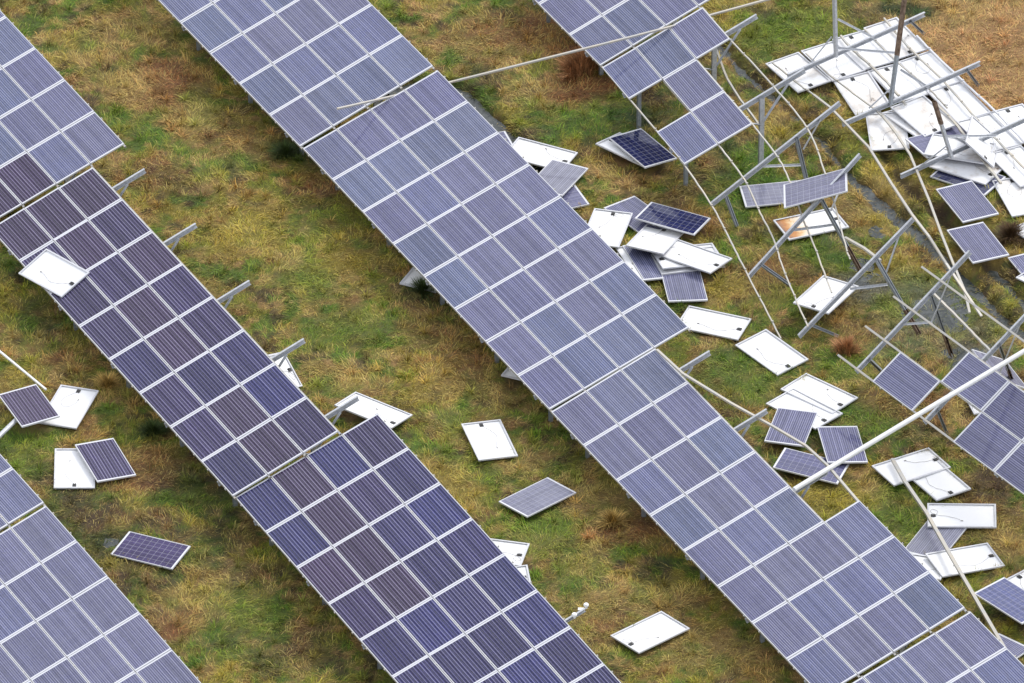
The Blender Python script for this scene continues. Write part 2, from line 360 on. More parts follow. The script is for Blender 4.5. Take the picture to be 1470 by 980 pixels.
# wrecked continuation of the upper right array
def c9(t, org, P):
    run(t, org, [P(1.9, .03, -.066), P(2.5, .03, -.066), P(3, .0, -.066), (1022, 295, .72), (1046, 340, .6), (1074, 396, .5), (1121, 486, .12)], label='lowest rail, torn loose and curving down to the grass')
    run(t, org, [P(1.9, 1, -.066), P(2.5, 1, -.066), P(3, 1, -.066), (1069, 258.5, 1.22), (1091, 305, 1.1), (1109, 340, 1.0), (1123, 382, .9), (1143, 431, .75), (1160, 469, .62)])
    run(t, org, [P(1.9, 2, -.066), P(2.5, 2, -.066), P(3, 2, -.066), (1114, 222, 1.72), (1133, 258, 1.5), (1151, 310, 1.3), (1166, 346, 1.1), (1194, 420, .85)])
    run(t, org, [P(-.04, 3, -.066), P(1, 3, -.066), (1102, 114.5, 2.42), (1159, 184, 2.2), (1183.5, 246, 2.0), (1195, 281, 1.8), (1215, 356, 1.35), (1220.5, 372, 1.25)])
    run(t, org, [P(-.04, 0.03, -.066), P(1.9, .03, -.066)]); run(t, org, [P(-.04, 1, -.066), P(1.9, 1, -.066)]); run(t, org, [P(-.04, 2, -.066), P(1.9, 2, -.066)])
    run(t, org, [(1028, 71, 1.6), (1048, 120, 1.0), (1092, 183, .1)], r=.035, label='thin strut leaning down into the grass', name='strut')
    S = lambda *k, **q: seg(t, org, *k, **q)
    for (l, u, post, fl, b1, b2) in (
        ((1022, 293, .6), (1206, 147.5, 2.5), ((1143, 197, 1.85), (1166, 292, 0)), ((1041, 279, .7), (1058, 325, 0)), ((1095, 239, 1.25), (1149, 237, 1.0)), ((1180, 170, 2.2), (1154, 215, 1.5))),
        ((1074, 398, .4), (1235, 222, 2.5), ((1178, 284.5, 1.7), (1235, 388, 0)), ((1091.5, 379, .6), (1134, 409, .05)), ((1134.7, 331, 1.1), (1197, 322.7, 1.0)), ((1204, 279, 1.5), (1194, 303, 1.5))),
        ((1147, 483, .35), (1313, 312, 2.4), ((1258, 372, 1.65), (1320, 480, 0)), ((1164, 466, .5), (1202.5, 482, .05)), ((1220, 415, 1.1), (1273.6, 408.5, 1.0)), ((1291, 341, 2.0), (1273.6, 391, 1.2)))):
        S('rafter', l, u); leg(t, org, 'post', *post, mat='dark', rust=0 if l[0] < 1030 else .33, label=None if l[0] < 1030 else 'post pulled up, its lower part rusty and muddy')
        leg(t, org, 'post', *fl, w=.09, mat='dark'); S('brace', *b1, kind='a', w=.05, h=.05); S('brace', *b2, kind='a', w=.05, h=.05)
table('wrecked_solar_array', 'T9', 'half stripped array at upper right with empty frames and bent rails curving down', {(0, 0), (0, 1), (0, 2), (1, 1), (2, 0), (2, 1)}, kl, rafters=(.75, 2.45), rails=(), custom=c9, group='wrecked arrays', stub=3.95)
def c10(t, org, P):
    for i, rb in ((-.45, (1366, 510, .0)), (1.25, (1454, 549, .0))):
        p = P(i, 2.6, -.17); u, v = to_px(p)
        mb = MB(); q = at(*rb); m = p + (q - p) * .62; beam(p, m, .12, .07, 'c', (.86, .5, 0), mb=mb); beam(m, q, .135, .08, 'c', (.86, .5, 0), mi=1, mb=mb)
        part('post', mb, ['dark', 'rust'], t, org, 'post pulled up, its lower part rusty and muddy')
    for a, b in ((((1343, 585, .0)), (1359, 621, 0)), (((1248, 517, 0)), (1266, 533, 0))):
        p = P(1.25 if a[0] > 1300 else -.45, .42, -.17); q = at(b[0], b[1], .02); part('post', beam(p, q, .09, .07, 'c', (.86, .5, 0)), ['dark'], t, org)
    for i in (-.45, 1.25):
        q = P(i, 2.6, -.3) + np.array([.0, 0, -.75])
        part('brace', beam(P(i, 3.4, -.2), q, .045, .045, 'a'), ['steel'], t, org); part('brace', beam(P(i, 1.6, -.2), q, .045, .045, 'a'), ['steel'], t, org)
    run(t, org, [(1336.6, 417.7, 1.9), (1379, 460, 1.75), (1421, 503, 1.9)], name='strut', r=.035)
    run(t, org, [P(1, 1, .0), P(1, 0, .0)][:0] or [P(.98, .02, -.02), P(.98, .98, -.02)], name='strut', r=.02, mat='alu')
table('wrecked_solar_array', 'T10', 'tilted array on the right, few panels left on bare rails, rusty posts torn out', {(0, 0), (1, 1), (2, 1), (2, 0), (3, 0), (3, 1)}, km,
      rafters=(-.45, 1.25, 3.0), rails=range(4), rail0=-.9, rail1={0: 8, 1: 8, 2: 8, 3: 8}, custom=c10, group='wrecked arrays', stub=4.02, skip_posts=(0, 1, 2))

# ------------------------------------------------------------------ loose modules: id, kind, (x, y, z, rx, ry, rz), junction box
LOOSE = [
    ('1', 'W', [0.718, 8.448, 0.075, -0.014, 0.022, -0.421], [0.71, 0.01]),
    ('2', 'S', [1.148, 7.137, 0.22, 0.016, 0.091, 1.153], None),
    ('3', 'S', [1.001, 6.23, 0.102, 0.006, -0.005, 0.381], None),
    ('4', 'S', [-0.81, 8.823, 0.065, 0.012, 0.011, 0.316], None),
    ('5', 'W', [3.076, 8.525, 0.153, 0.155, -0.032, 2.455], None),
    ('6', 'N', [3.327, 8.413, 0.288, 0.072, -0.012, 2.152], None),
    ('7', 'S', [3.211, 5.563, 0.076, 0.038, -0.009, 2.234], None),
    ('8', 'N', [4.046, 5.201, 0.251, -0.092, 0.015, -0.445], None),
    ('9', 'W', [2.379, 4.843, 0.2, 0.0, 0.017, 1.347], [0.65, 0.01]),
    ('10', 'W', [3.588, 4.282, 0.238, 0.028, 0.213, 1.224], None),
    ('11', 'W', [4.555, 3.554, 0.199, -0.093, -0.027, -0.608], [0.68, 0.02]),
    ('12', 'W', [4.397, 3.644, 0.151, -0.041, 0.09, 0.312], [-0.7, 0.02]),
    ('13', 'W', [4.402, 3.514, 0.1, -0.022, 0.026, 0.27], None),
    ('14', 'S', [3.498, 3.478, 0.1, 0.097, 0.003, 1.89], None),
    ('15', 'S', [4.281, 2.488, 0.088, 0.04, 0.021, 1.693], None),
    ('16', 'W', [3.328, 3.409, 0.111, 0.104, 0.011, 1.908], None),
    ('17', 'W', [4.998, 0.769, 0.055, 0.01, 0.0, -0.364], [0.7, 0.02]),
    ('18', 'W', [6.416, -0.595, 0.095, 0.069, 0.013, -0.907], [0.71, 0.05]),
    ('19', 'W', [7.546, -2.368, 0.07, -0.032, -0.005, -0.713], [0.71, 0.03]),
    ('20', 'W', [7.165, -3.056, 0.09, -0.021, -0.019, -0.771], [0.73, 0.04]),
    ('21', 'S', [6.817, -3.937, 0.15, -0.001, 0.059, 1.343], None),
    ('22', 'S', [8.05, -4.698, 0.15, 0.073, 0.036, 1.7], None),
    ('23', 'G', [7.267, -5.604, 0.141, -0.065, 0.071, -0.328], None),
    ('24', 'W', [9.702, -5.574, 0.101, -0.003, 0.032, 0.545], [0.67, 0.02]),
    ('25', 'W', [10.274, -6.084, 0.086, -0.0, 0.043, 2.099], [-0.7, -0.01]),
    ('26', 'W', [10.85, -7.677, 0.122, -0.006, -0.004, -0.025], [-0.72, 0.01]),
    ('27', 'S', [10.195, -8.562, 0.069, -0.033, 0.003, 1.112], None),
    ('28', 'W', [10.86, -9.549, 0.13, 0.033, 0.078, 0.398], [0.65, 0.01]),
    ('29', 'W', [9.538, -9.769, 0.15, -0.071, 0.031, -0.206], None),
    ('30', 'G', [11.913, -11.617, 0.403, 0.001, -0.006, 2.295], None),
    ('31', 'W', [12.584, -10.683, 0.08, -0.016, 0.021, 2.266], None),
    ('32', 'S', [11.364, -13.428, 0.074, -0.036, -0.007, 0.833], None),
    ('33', 'S', [11.485, 5.905, 0.303, -0.019, -0.001, 1.959], None),
    ('34', 'S', [11.682, 4.023, 0.303, -0.012, 0.016, 1.94], None),
    ('35', 'S', [11.564, 7.393, 0.082, -0.019, 0.028, 2.537], None),
    ('36', 'D', [11.547, 7.777, 0.139, -0.009, -0.01, -0.56], [0.68, -0.01]),
    ('37', 'D', [11.393, 8.367, 0.299, 0.012, 0.008, -0.265], None),
    ('38', 'W', [11.975, 8.418, 0.491, -0.713, -0.146, -1.712], [0.14, -0.21]),
    ('39', 'D', [9.585, 9.512, 0.1, -0.03, -0.035, 1.627], [-0.72, -0.01]),
    ('40', 'D', [10.53, 9.968, 0.268, -0.061, 0.011, 2.095], [-0.69, -0.11]),
    ('41', 'D', [10.329, 9.922, 0.142, 0.061, 0.074, 2.143], None),
    ('42', 'S', [10.978, 8.879, 0.194, 0.027, 0.083, 0.561], None),
    ('43', 'D', [12.859, 6.491, 0.1, -0.016, -0.023, 1.844], None),
    ('44', 'W', [13.396, 4.613, 0.184, -0.077, 0.117, 2.173], None),
    ('45', 'W', [13.496, 2.478, 0.199, -0.074, 0.091, 2.301], None),
    ('46', 'S', [13.191, 3.088, 0.1, -0.021, 0.01, 1.959], None),
    ('47', 'G', [7.576, 4.07, 1.897, 0.046, -0.321, -0.02], None),
    ('48', 'G', [6.644, 6.611, 0.079, -0.012, -0.024, 0.141], None),
    ('49', 'D', [7.53, 5.192, 0.1, -0.009, 0.019, 0.395], None),
    ('50', 'W', [7.802, 1.446, 0.451, 0.007, 0.087, 1.071], [-0.72, 0.01]),
    ('51', 'S', [11.998, -1.759, 0.378, 0.491, 0.117, 1.876], None),
    ('52', 'W', [11.592, -2.402, 0.086, -0.017, 0.034, 1.814], None),
    ('54', 'W', [-11.37, 1.463, 1.073, 0.313, -0.06, -0.824], [0.62, 0.02]),
    ('55', 'S', [-11.819, -3.253, 0.301, 0.053, -0.052, -1.171], None),
    ('56', 'W', [-10.866, -2.983, 0.086, -0.028, -0.027, 1.265], [0.65, 0.01]),
    ('57', 'W', [-10.618, -5.613, 0.065, 0.014, -0.01, 1.593], [-0.68, 0.0]),
    ('58', 'S', [-9.879, -5.38, 0.15, 0.05, -0.019, 1.944], None),
    ('59', 'G', [-8.67, -9.122, 0.097, 0.039, -0.034, -0.437], None),
    ('60', 'W', [-0.546, -4.41, 0.082, 0.041, 0.014, 1.834], [0.64, -0.02]),
    ('61', 'G', [0.618, -6.899, 0.112, -0.045, 0.049, 0.767], None),
    ('62', 'W', [-0.487, -9.156, 0.121, -0.027, 0.006, -0.212], [0.71, 0.02]),
    ('63', 'W', [-0.395, -10.426, 0.135, -0.038, -0.08, 0.113], None),
    ('64', 'W', [3.281, -12.483, 0.097, -0.015, 0.049, 0.74], [-0.75, 0.08]),
    ('65', 'W', [-2.016, 3.074, 0.06, -0.003, 0.001, 1.146], None),
    ('66', 'W', [0.514, -1.133, 0.106, -0.012, 0.06, 1.165], None),
    ('67', 'W', [-5.862, -2.319, 0.627, 0.68, 0.352, 0.897], None),
    ('68', 'W', [-3.387, -3.366, 0.251, -0.179, 0.054, -0.555], [0.68, 0.29]),
    ('oa', 'D', [7.367, 12.219, 0.16, -0.054, 0.026, 2.077], [-0.73, -0.04]),
    ('ob', 'W', [8.282, 12.777, 0.158, -0.028, 0.006, 2.054], [-0.74, -0.09]),
    ('oc', 'W', [9.108, 13.244, 0.194, 0.002, -0.012, 2.061], None),
    ('od', 'D', [9.927, 13.755, 0.221, -0.046, -0.032, 2.052], [-0.68, 0.03]),
    ('oe', 'D', [8.989, 11.275, 0.12, -0.093, -0.027, 1.901], None),
    ('of', 'W', [9.978, 11.768, 0.146, 0.017, -0.008, 2.046], None),
    ('og', 'W', [10.771, 12.25, 0.175, -0.074, 0.007, 2.039], None),
    ('oh', 'W', [11.453, 10.779, 0.177, -0.033, 0.01, 2.02], None),
    ('oi', 'W', [12.167, 9.297, 0.177, 0.018, 0.001, 2.034], None),
    ('oj', 'W', [12.912, 7.761, 0.176, 0.03, -0.021, 2.061], None),
    ('ol', 'W', [13.012, 9.74, 0.176, 0.017, -0.006, 2.04], None),

]
LAB = {
'1': 'white back-up panel behind the middle array, small tears along its far edge',
'2': 'grey-blue panel leaning over the corner of the torn white panel',
'3': 'grey-blue panel poking out just below the leaning one beside the middle array',
'4': 'small corner of a grey panel beside the puddle, mostly hidden by the middle array',
'5': 'white panel back peeking out from under the darkest navy panel',
'6': 'darkest navy panel, face up, lying on a white panel in front of the stripped array',
'7': 'grey-blue panel at the far side of the big heap, under the thick navy panel',
'8': 'long navy panel with pale cell grid, topmost at the far side of the big heap',
'9': 'white panel at the left of the big heap with a looping cable near its top',
'10': 'small looking white panel propped in the middle of the big heap',
'11': 'long white panel on the right of the big heap with a curved cable',
'12': 'white panel sandwiched in the big heap, its back corner showing behind the long white one',
'13': 'white panel edge squeezed between the two striped panels of the big heap',
'14': 'dark striped panel in the lower left of the big heap beside the middle array',
'15': 'blue striped panel at the near end of the big heap',
'16': 'white sliver between the middle array and the dark striped panel of the heap',
'17': 'dirty white panel touching the right tip of the middle array',
'18': 'clean white panel where the lowest torn rail ends',
'19': 'farther of two overlapping white panels with a small box near its right end',
'20': 'nearer of two overlapping white panels, partly covered by a blue panel',
'21': 'blue striped panel lying on the two overlapping white ones',
'22': 'blue striped panel under the long white pole, right of its twin',
'23': 'panel with pale cell grid lying flat below the two blue striped panels',
'24': 'white panel with the thin end of a white pole lying across it',
'25': 'white panel tucked under the one that the white pole crosses',
'26': 'broad white panel lying level with a hooked cable, right of the leaning pole',
'27': 'grey panel under the leaning pole and the broad white panel',
'28': 'white panel with two cables, crossed by the leaning pole near the lower array',
'29': 'white panel half hidden by the lower array beside the leaning pole',
'30': 'big gridded panel raised off the grass at the right edge, dark shadow beneath',
'31': 'white panel behind the raised gridded panel at the right edge',
'32': 'striped panel in the bottom right corner behind the last array',
'33': 'farther of two matching blue panels beside the ditch on the right',
'34': 'nearer of two matching blue panels beside the ditch, rafter tip over its corner',
'35': 'dark sliver of a panel under the stained white one, near the two matching blue panels',
'36': 'long stained white panel under the last crossing beam, small box at lower right',
'37': 'white panel with brown dust in the middle, topmost of the muddy pile',
'38': 'white panel standing on edge with small black box, right of the muddy pile',
'39': 'white panel with brown droppings stain at its top edge, left of the muddy pile',
'40': 'white panel with a mud spatter, under the short rusty post',
'41': 'white panel caked with brown mud, lowest of the muddy pile',
'42': 'blue panel wedged into the muddy pile of white panels',
'43': 'white panel at the right edge with a pole end lying on it',
'44': 'white panel corner at the right edge beside the matching blue panels',
'45': 'small white panel corner at the right edge over the gridded blue one',
'46': 'blue panel at the right edge next to the ditch water',
'47': 'cracked panel speared on a rafter tip, held high above the grass',
'48': 'muddy gridded panel lying behind the speared one',
'49': 'white panel burnt orange and brown at its left end, under the speared panel',
'50': 'white panel tilted over its own shadow in the wet grass between the bare frames',
'51': 'grey wet panel lying in the puddle behind the tilted array on the right',
'52': 'cream white panel corner under the tilted array on the right',
'54': 'white panel flipped over onto the dark purple array at the left',
'55': 'dark striped panel at the left edge on top of a pipe',
'56': 'white panel with a torn far corner, beside the dark striped one at the left edge',
'57': 'white panel lying square to the view, at the left near the muddy patch',
'58': 'blue panel with a grass tuft on it, overlapping the square white one',
'59': 'blue gridded panel alone in the mud at lower left',
'60': 'white panel alone on the grass left of the silvery gridded panel',
'61': 'silvery gridded panel alone on the grass, cloud glare across it',
'62': 'white panel with a round cable loop, sticking out from behind the dark blue array',
'63': 'white panel sliver below the one with the round cable loop',
'64': 'white panel alone at the bottom centre with grass blades growing over it',
'65': 'grey-white panel corner under the low edge of the middle array beside a dark tussock',
'66': 'faint white panel corner low under the near part of the middle array',
'67': 'narrow white panel leaning behind the dark purple array under a rafter end',
'68': 'white panel propped on the last rafter end of the dark purple array',
}
KEYK = {'S': 'lav', 'G': 'blue', 'N': 'navy', 'W': 'lav', 'D': 'lav'}
def euler_m(x):
    return Matrix.Translation(x[:3]) @ (Matrix.Rotation(x[5], 4, 'Z') @ Matrix.Rotation(x[4], 4, 'Y') @ Matrix.Rotation(x[3], 4, 'X'))
FLIP = Matrix.Rotation(math.pi, 4, 'X')
DROP = Matrix.Translation((0, 0, 0))
def pose(kind, x):
    m = euler_m(x)
    if kind in 'WD': m = m @ FLIP @ Matrix.Translation((0, 0, .038))
    return m
def dress(f, kind, jbx, key, idx, var=None):
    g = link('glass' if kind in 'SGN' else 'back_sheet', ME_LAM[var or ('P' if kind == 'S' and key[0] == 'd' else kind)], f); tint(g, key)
    if kind in 'WD':
        sx = 1 if (jbx is None or jbx[0] > 0) else -1
        y = 0.0 if jbx is None else max(-.2, min(.2, jbx[1]))
        q = link('junction_box', ME_JB, f); q.location = (sx * .70, y, 0); q.rotation_euler = (0, 0, 0 if sx > 0 else math.pi)
        q = link('cable', CABLES[idx % 4], f); q.location = (sx * .70, y, 0); q.rotation_euler = (0, 0, 0 if sx > 0 else math.pi)
FOOT = []; OVER = []
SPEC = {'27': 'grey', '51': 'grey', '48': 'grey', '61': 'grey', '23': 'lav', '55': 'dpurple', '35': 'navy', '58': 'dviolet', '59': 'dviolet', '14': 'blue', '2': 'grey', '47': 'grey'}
CAB = {'1': 3, '17': 0, '18': 0, '9': 1, '10': 3, '11': 0, '19': 3, '20': 3, '24': 3, '25': 0, '26': 1, '28': 0, '54': 0, '56': 2, '57': 0, '60': 0, '62': 1, '64': 1, '68': 3}
for idx, (pid, kind, x, jbx) in enumerate(LOOSE):
    if x[2] < .33: FOOT.append(x)
    if pid.startswith('o'): OVER.append((pid, kind, x, jbx)); continue
    f = thing('loose_panel', LAB[pid], 'solar panel', 'loose panels scattered by the storm', mat=pose(kind, x))
    fr_ = link('frame', ME_FRAME, f)
    dress(f, kind, jbx, SPEC.get(pid, KEYK[kind]), CAB.get(pid, idx), 'B' if pid == '49' else None)

# overturned array: modules back-up on the grass, frame and posts on top
org = tuple(float(v) for v in at(1280, 130, 0)); org = (org[0], org[1], 0.0)
t11 = thing('overturned_solar_array', 'overturned array at the top right, white panel backs up, posts in the air', 'solar array', 'wrecked arrays', loc=org)
for idx, (pid, kind, x, jbx) in enumerate(OVER):
    f = link('solar_panel', ME_FRAME, t11); f.matrix_local = Matrix.Translation(Vector(org) * -1) @ pose(kind, x)
    dress(f, kind, jbx, 'lav', idx)
R_ = lambda *p, **k: run(t11, org, list(p), **k)
R_((1109, 90, .24), (1145, 119, .24), (1168, 136, .3))
R_((1157, 76, .26), (1195.5, 111, .25), (1251, 153, .3), (1265, 166, .28))
R_((1207, 51, .27), (1222, 69, .25), (1252, 96, .24), (1280, 125, .24), (1300, 150, .3), mat='rail', r=.035)
R_((1241, 41.5, .27), (1284, 85, .25), (1330, 124, .25), (1360, 155, .3))
R_((1269, 26, .3), (1311.6, 75, .26), (1350.5, 112, .25), (1399, 167, .25), (1442, 212, .25), (1490, 262, .25), r=.03)
R_((1316, 51, .27), (1334, 70, .25), (1382, 116, .25), (1428, 159, .25), (1470, 203, .25), (1500, 236, .25), mat='alu', r=.03)
R_((1345, 150, .3), (1372, 178, .3), (1405, 222, .32), (1437, 263, .2), mat='rail', r=.04)
S = lambda *k, **q: seg(t11, org, *k, **q)
S('rafter', (1131, 109, .36), (1327.6, 20, .62)); S('rafter', (1209.5, 178.5, .25), (1407, 90.5, .7)); S('rafter', (1293, 253, .25), (1490, 163, .7))
leg(t11, org, 'post', (1200, 81, .5), (1197.5, -22, 2.6)); leg(t11, org, 'post', (1278, 150, .4), (1302, -28, 3.4), rust=.6, mat='dark')
leg(t11, org, 'post', (1366, 226, .45), (1341, 145, 2.0), rust=.4); leg(t11, org, 'post', (1307, 30, .6), (1326, 48, .12), mat='dark', w=.1); leg(t11, org, 'post', (1387, 99, .65), (1404, 122, .05), mat='dark', w=.1)
for a, b in (((1202, 28, 1.5), (1254, 55, .6)), ((1195, 53, 1.0), (1165, 90, .45)), ((1201, 69, .8), (1284, 76, .5)), ((1359, 196, 1.0), (1430, 195, .6)), ((1361, 209, .8), (1320, 241, .4)), ((1292, 100, 1.0), (1333, 126, .5)), ((1279, 128, .8), (1248, 156, .4)), ((1366, 196, .9), (1398, 212, .5))):
    S('brace', a, b, kind='a', w=.05, h=.05)

# ------------------------------------------------------------------ single poles and fallen rails
def pole(name, label, pts, mat, r, cat='pole', group=None, kind='t'):
    P = [np.array(at(*q)) for q in pts]; o = (float(P[0][0]), float(P[0][1]), 0.0)
    t = None; mb = MB()
    if kind == 't': mb.tube(P, r, 10)
    else: mb.sweep(P, bprof(r * 2, r * 1.6) if kind == 'b' else cprof(r*2, r*2))
    return thing(name, label, cat, group, me=at_local(mb, o).mesh(name, [mat], smooth=False), loc=o)
G = 'loose poles and rails'
pole('long_pole', 'long thin pale pole lying under the middle arrays and across the top array', [(484, 156, 1.80), (553, 140.5, 1.63), (650, 117, 1.42), (872, 61.5, 1.88), (958, 39.5, 2.0), (1022, 21, 1.98), (1120, -6, 2.1)], 'rail', .028, 'pole', G, 'b')
pole('long_pole', 'thick bright white pole slanting in from the right edge over the tilted array', [(1140, 702.5, 1.9), (1225, 651, 2.1), (1560, 450, 3.2)], 'white', .062, 'pole', G)
pole('long_pole', 'cream pole leaning over white panels down to the bottom right array', [(1281, 659, .2), (1299, 691, .26), (1330, 736, .32), (1356, 782, .36), (1410, 876, .4), (1448, 941, .45)], 'rail', .042, 'pole', G, 'b')
pole('fallen_rail', 'long rail from the overturned array across the ditch to the bare frames', [(1168, 136, .3), (1192, 154.5, .45), (1209, 172, .42), (1247.6, 212, .9), (1280, 264, 1.6), (1310, 309, 2.5), (1334, 340, 2.4), (1358, 378, 1.9), (1409, 454, 1.3)], 'rail', .03, 'rail', G, 'b')
pole('fallen_rail', 'rail running from the stain-marked white panel down over the ditch', [(1262, 160, .26), (1286, 190, .22), (1306.5, 222, .2), (1334, 288, .5), (1353, 340, .8), (1367, 375, 1.1), (1385, 418, 1.1), (1392, 449, 1.0)], 'rail', .03, 'rail', G, 'b')
pole('fallen_rail', 'short pale rail between the two nearest bare frames of the stripped array', [(1213, 341, 1.3), (1240, 356, 1.45), (1264, 374, 1.55)], 'rail', .035, 'rail', G, 'b')
pole('fallen_rail', 'thin white rail at the left edge pointing at the two-panel heap', [(-14, 493, .3), (66, 559, .22)], 'white', .025, 'rail', G, 'b')
pole('steel_pipe', 'thick grey pipe end under the dark striped panel at the left edge', [(-20, 644, .2), (30, 596, .18)], 'steel', .06, 'pipe', G)
# sensor bracket by the dark blue array
o_ = at(818, 888, 1.9); so_ = (float(o_[0]), float(o_[1]), 1.9)
s_ = thing('weather_sensor', 'bracket with two small white round sensors at the high edge of the dark blue array', 'sensor', loc=so_)
p0, p1 = at(808, 894, 1.95), at(840, 875, 2.05)
part('bracket', beam(p0, p1, .05, .09, 'c'), ['steel'], s_, so_)
for (u, v) in ((824.5, 883), (841.5, 869)):
    p = at(u, v, 2.08); mb = MB(); mb.tube([p, p + np.array([0, 0, .03])], .062, 20); mb.tube([p + np.array([0, 0, .04]), p + np.array([0, 0, .055])], .045, 16); mb.tube([p - np.array([0, 0, .08]), p], .03, 10)
    part('sensor_head', mb, ['domew'], s_, so_)
p = at(834, 874, 2.0); mb = MB(); mb.box(p, (.07, .05, .006)); part('mounting_plate', mb, ['domew'], s_, so_)

# ------------------------------------------------------------------ ground
class VN:
    def __init__(s, seed): s.g = np.random.default_rng(seed).random((256, 256))
    def __call__(s, x, y):
        xi = np.floor(x).astype(int); yi = np.floor(y).astype(int); fx = x - xi; fy = y - yi
        fx = fx*fx*(3-2*fx); fy = fy*fy*(3-2*fy); g = s.g; a = g[xi & 255, yi & 255]; b = g[(xi+1) & 255, yi & 255]; c = g[xi & 255, (yi+1) & 255]; d = g[(xi+1) & 255, (yi+1) & 255]
        return (a*(1-fx)+b*fx)*(1-fy) + (c*(1-fx)+d*fx)*fy
def fbm(n, x, y, f, o=4, ga=.5):
    s = 0; a = 1; t = 0
    for _ in range(o):
        s = s + a * n(x * f + 31.7 * _, y * f - 17.3 * _); t += a; a *= ga; f *= 2.03
    return s / t
n1, n2, n3, n4, n5 = (VN(k) for k in (1, 2, 3, 4, 5))
def gp(u, v): return at(u, v, 0)[:2]
DITCH = [([(560, 128), (610, 118), (655, 122), (700, 168), (745, 205), (800, 250)],   .16, .17), ([(985, 20), (1040, 72), (1116, 139), (1178, 194), (1230, 257), (1317, 330), (1374, 384), (1440, 452), (1520, 520)], .03, .15),
         ([(1270, 215), (1298, 258), (1340, 292), (1385, 338), (1423, 384), (1470, 428), (1530, 480)], .03, .15)]
DP = [([gp(*q) for q in d], w_, wd) for d, w_, wd in DITCH]
def dist_line(x, y, pts):
    best = np.full(x.shape, 1e9)
    for a, b in zip(pts[:-1], pts[1:]):
        ab = b - a; t = np.clip(((x-a[0])*ab[0] + (y-a[1])*ab[1]) / (ab @ ab), 0, 1)
        best = np.minimum(best, np.hypot(x - a[0] - t*ab[0], y - a[1] - t*ab[1]))
    return best
PUD = [(1350, 445, .9), (1240, 405, .55), (1395, 515, .8), (1265, 330, .3), (160, 775, .25), (1230, 380, .4), (1420, 560, .5)]
def height(x, y):
    h = (fbm(n1, x, y, .9, 4) - .5) * .12 - .03 + (fbm(n2, x, y, 3.2, 3) - .5) * .10
    wob = (fbm(n3, x, y, 1.3, 3) - .5) * .5
    for p, hw, dp in DP:
        d = dist_line(x, y, p) + wob * .7 + (fbm(n5, x, y, 4.0, 2) - .5) * .12
        h = h - dp * 1.5 * np.clip(1 - (d - hw) / .30, 0, 1)
    for u, v, r in PUD:
        c = gp(u, v); d = np.hypot(x - c[0], y - c[1]) + wob * .9
        h = h - .05 * np.clip(1.2 - d / r, 0, 1)
    for q in FOOT:
        c_, s2 = math.cos(q[5]), math.sin(q[5]); lx = abs((x - q[0])*c_ + (y - q[1])*s2); ly = abs(-(x - q[0])*s2 + (y - q[1])*c_)
        m = np.clip(1 - np.maximum(lx - .84, ly - .51) / .15, 0, 1); lim = min(q[2] - .06, .1) - .01
        h = np.where(m > 0, h * (1 - m) + np.minimum(h, lim) * m, h)
    return h
C_ = {'k': (.055, .085, .022), 'G': (.095, .190, .012), 'g': (.150, .215, .018), 'Y': (.36, .275, .035), 'S': (.50, .29, .115), 's': (.42, .285, .085), 'R': (.30, .135, .045), 'D': (.085, .050, .022), 'K': (.032, .062, .010), 'M': (.18, .17, .11)}
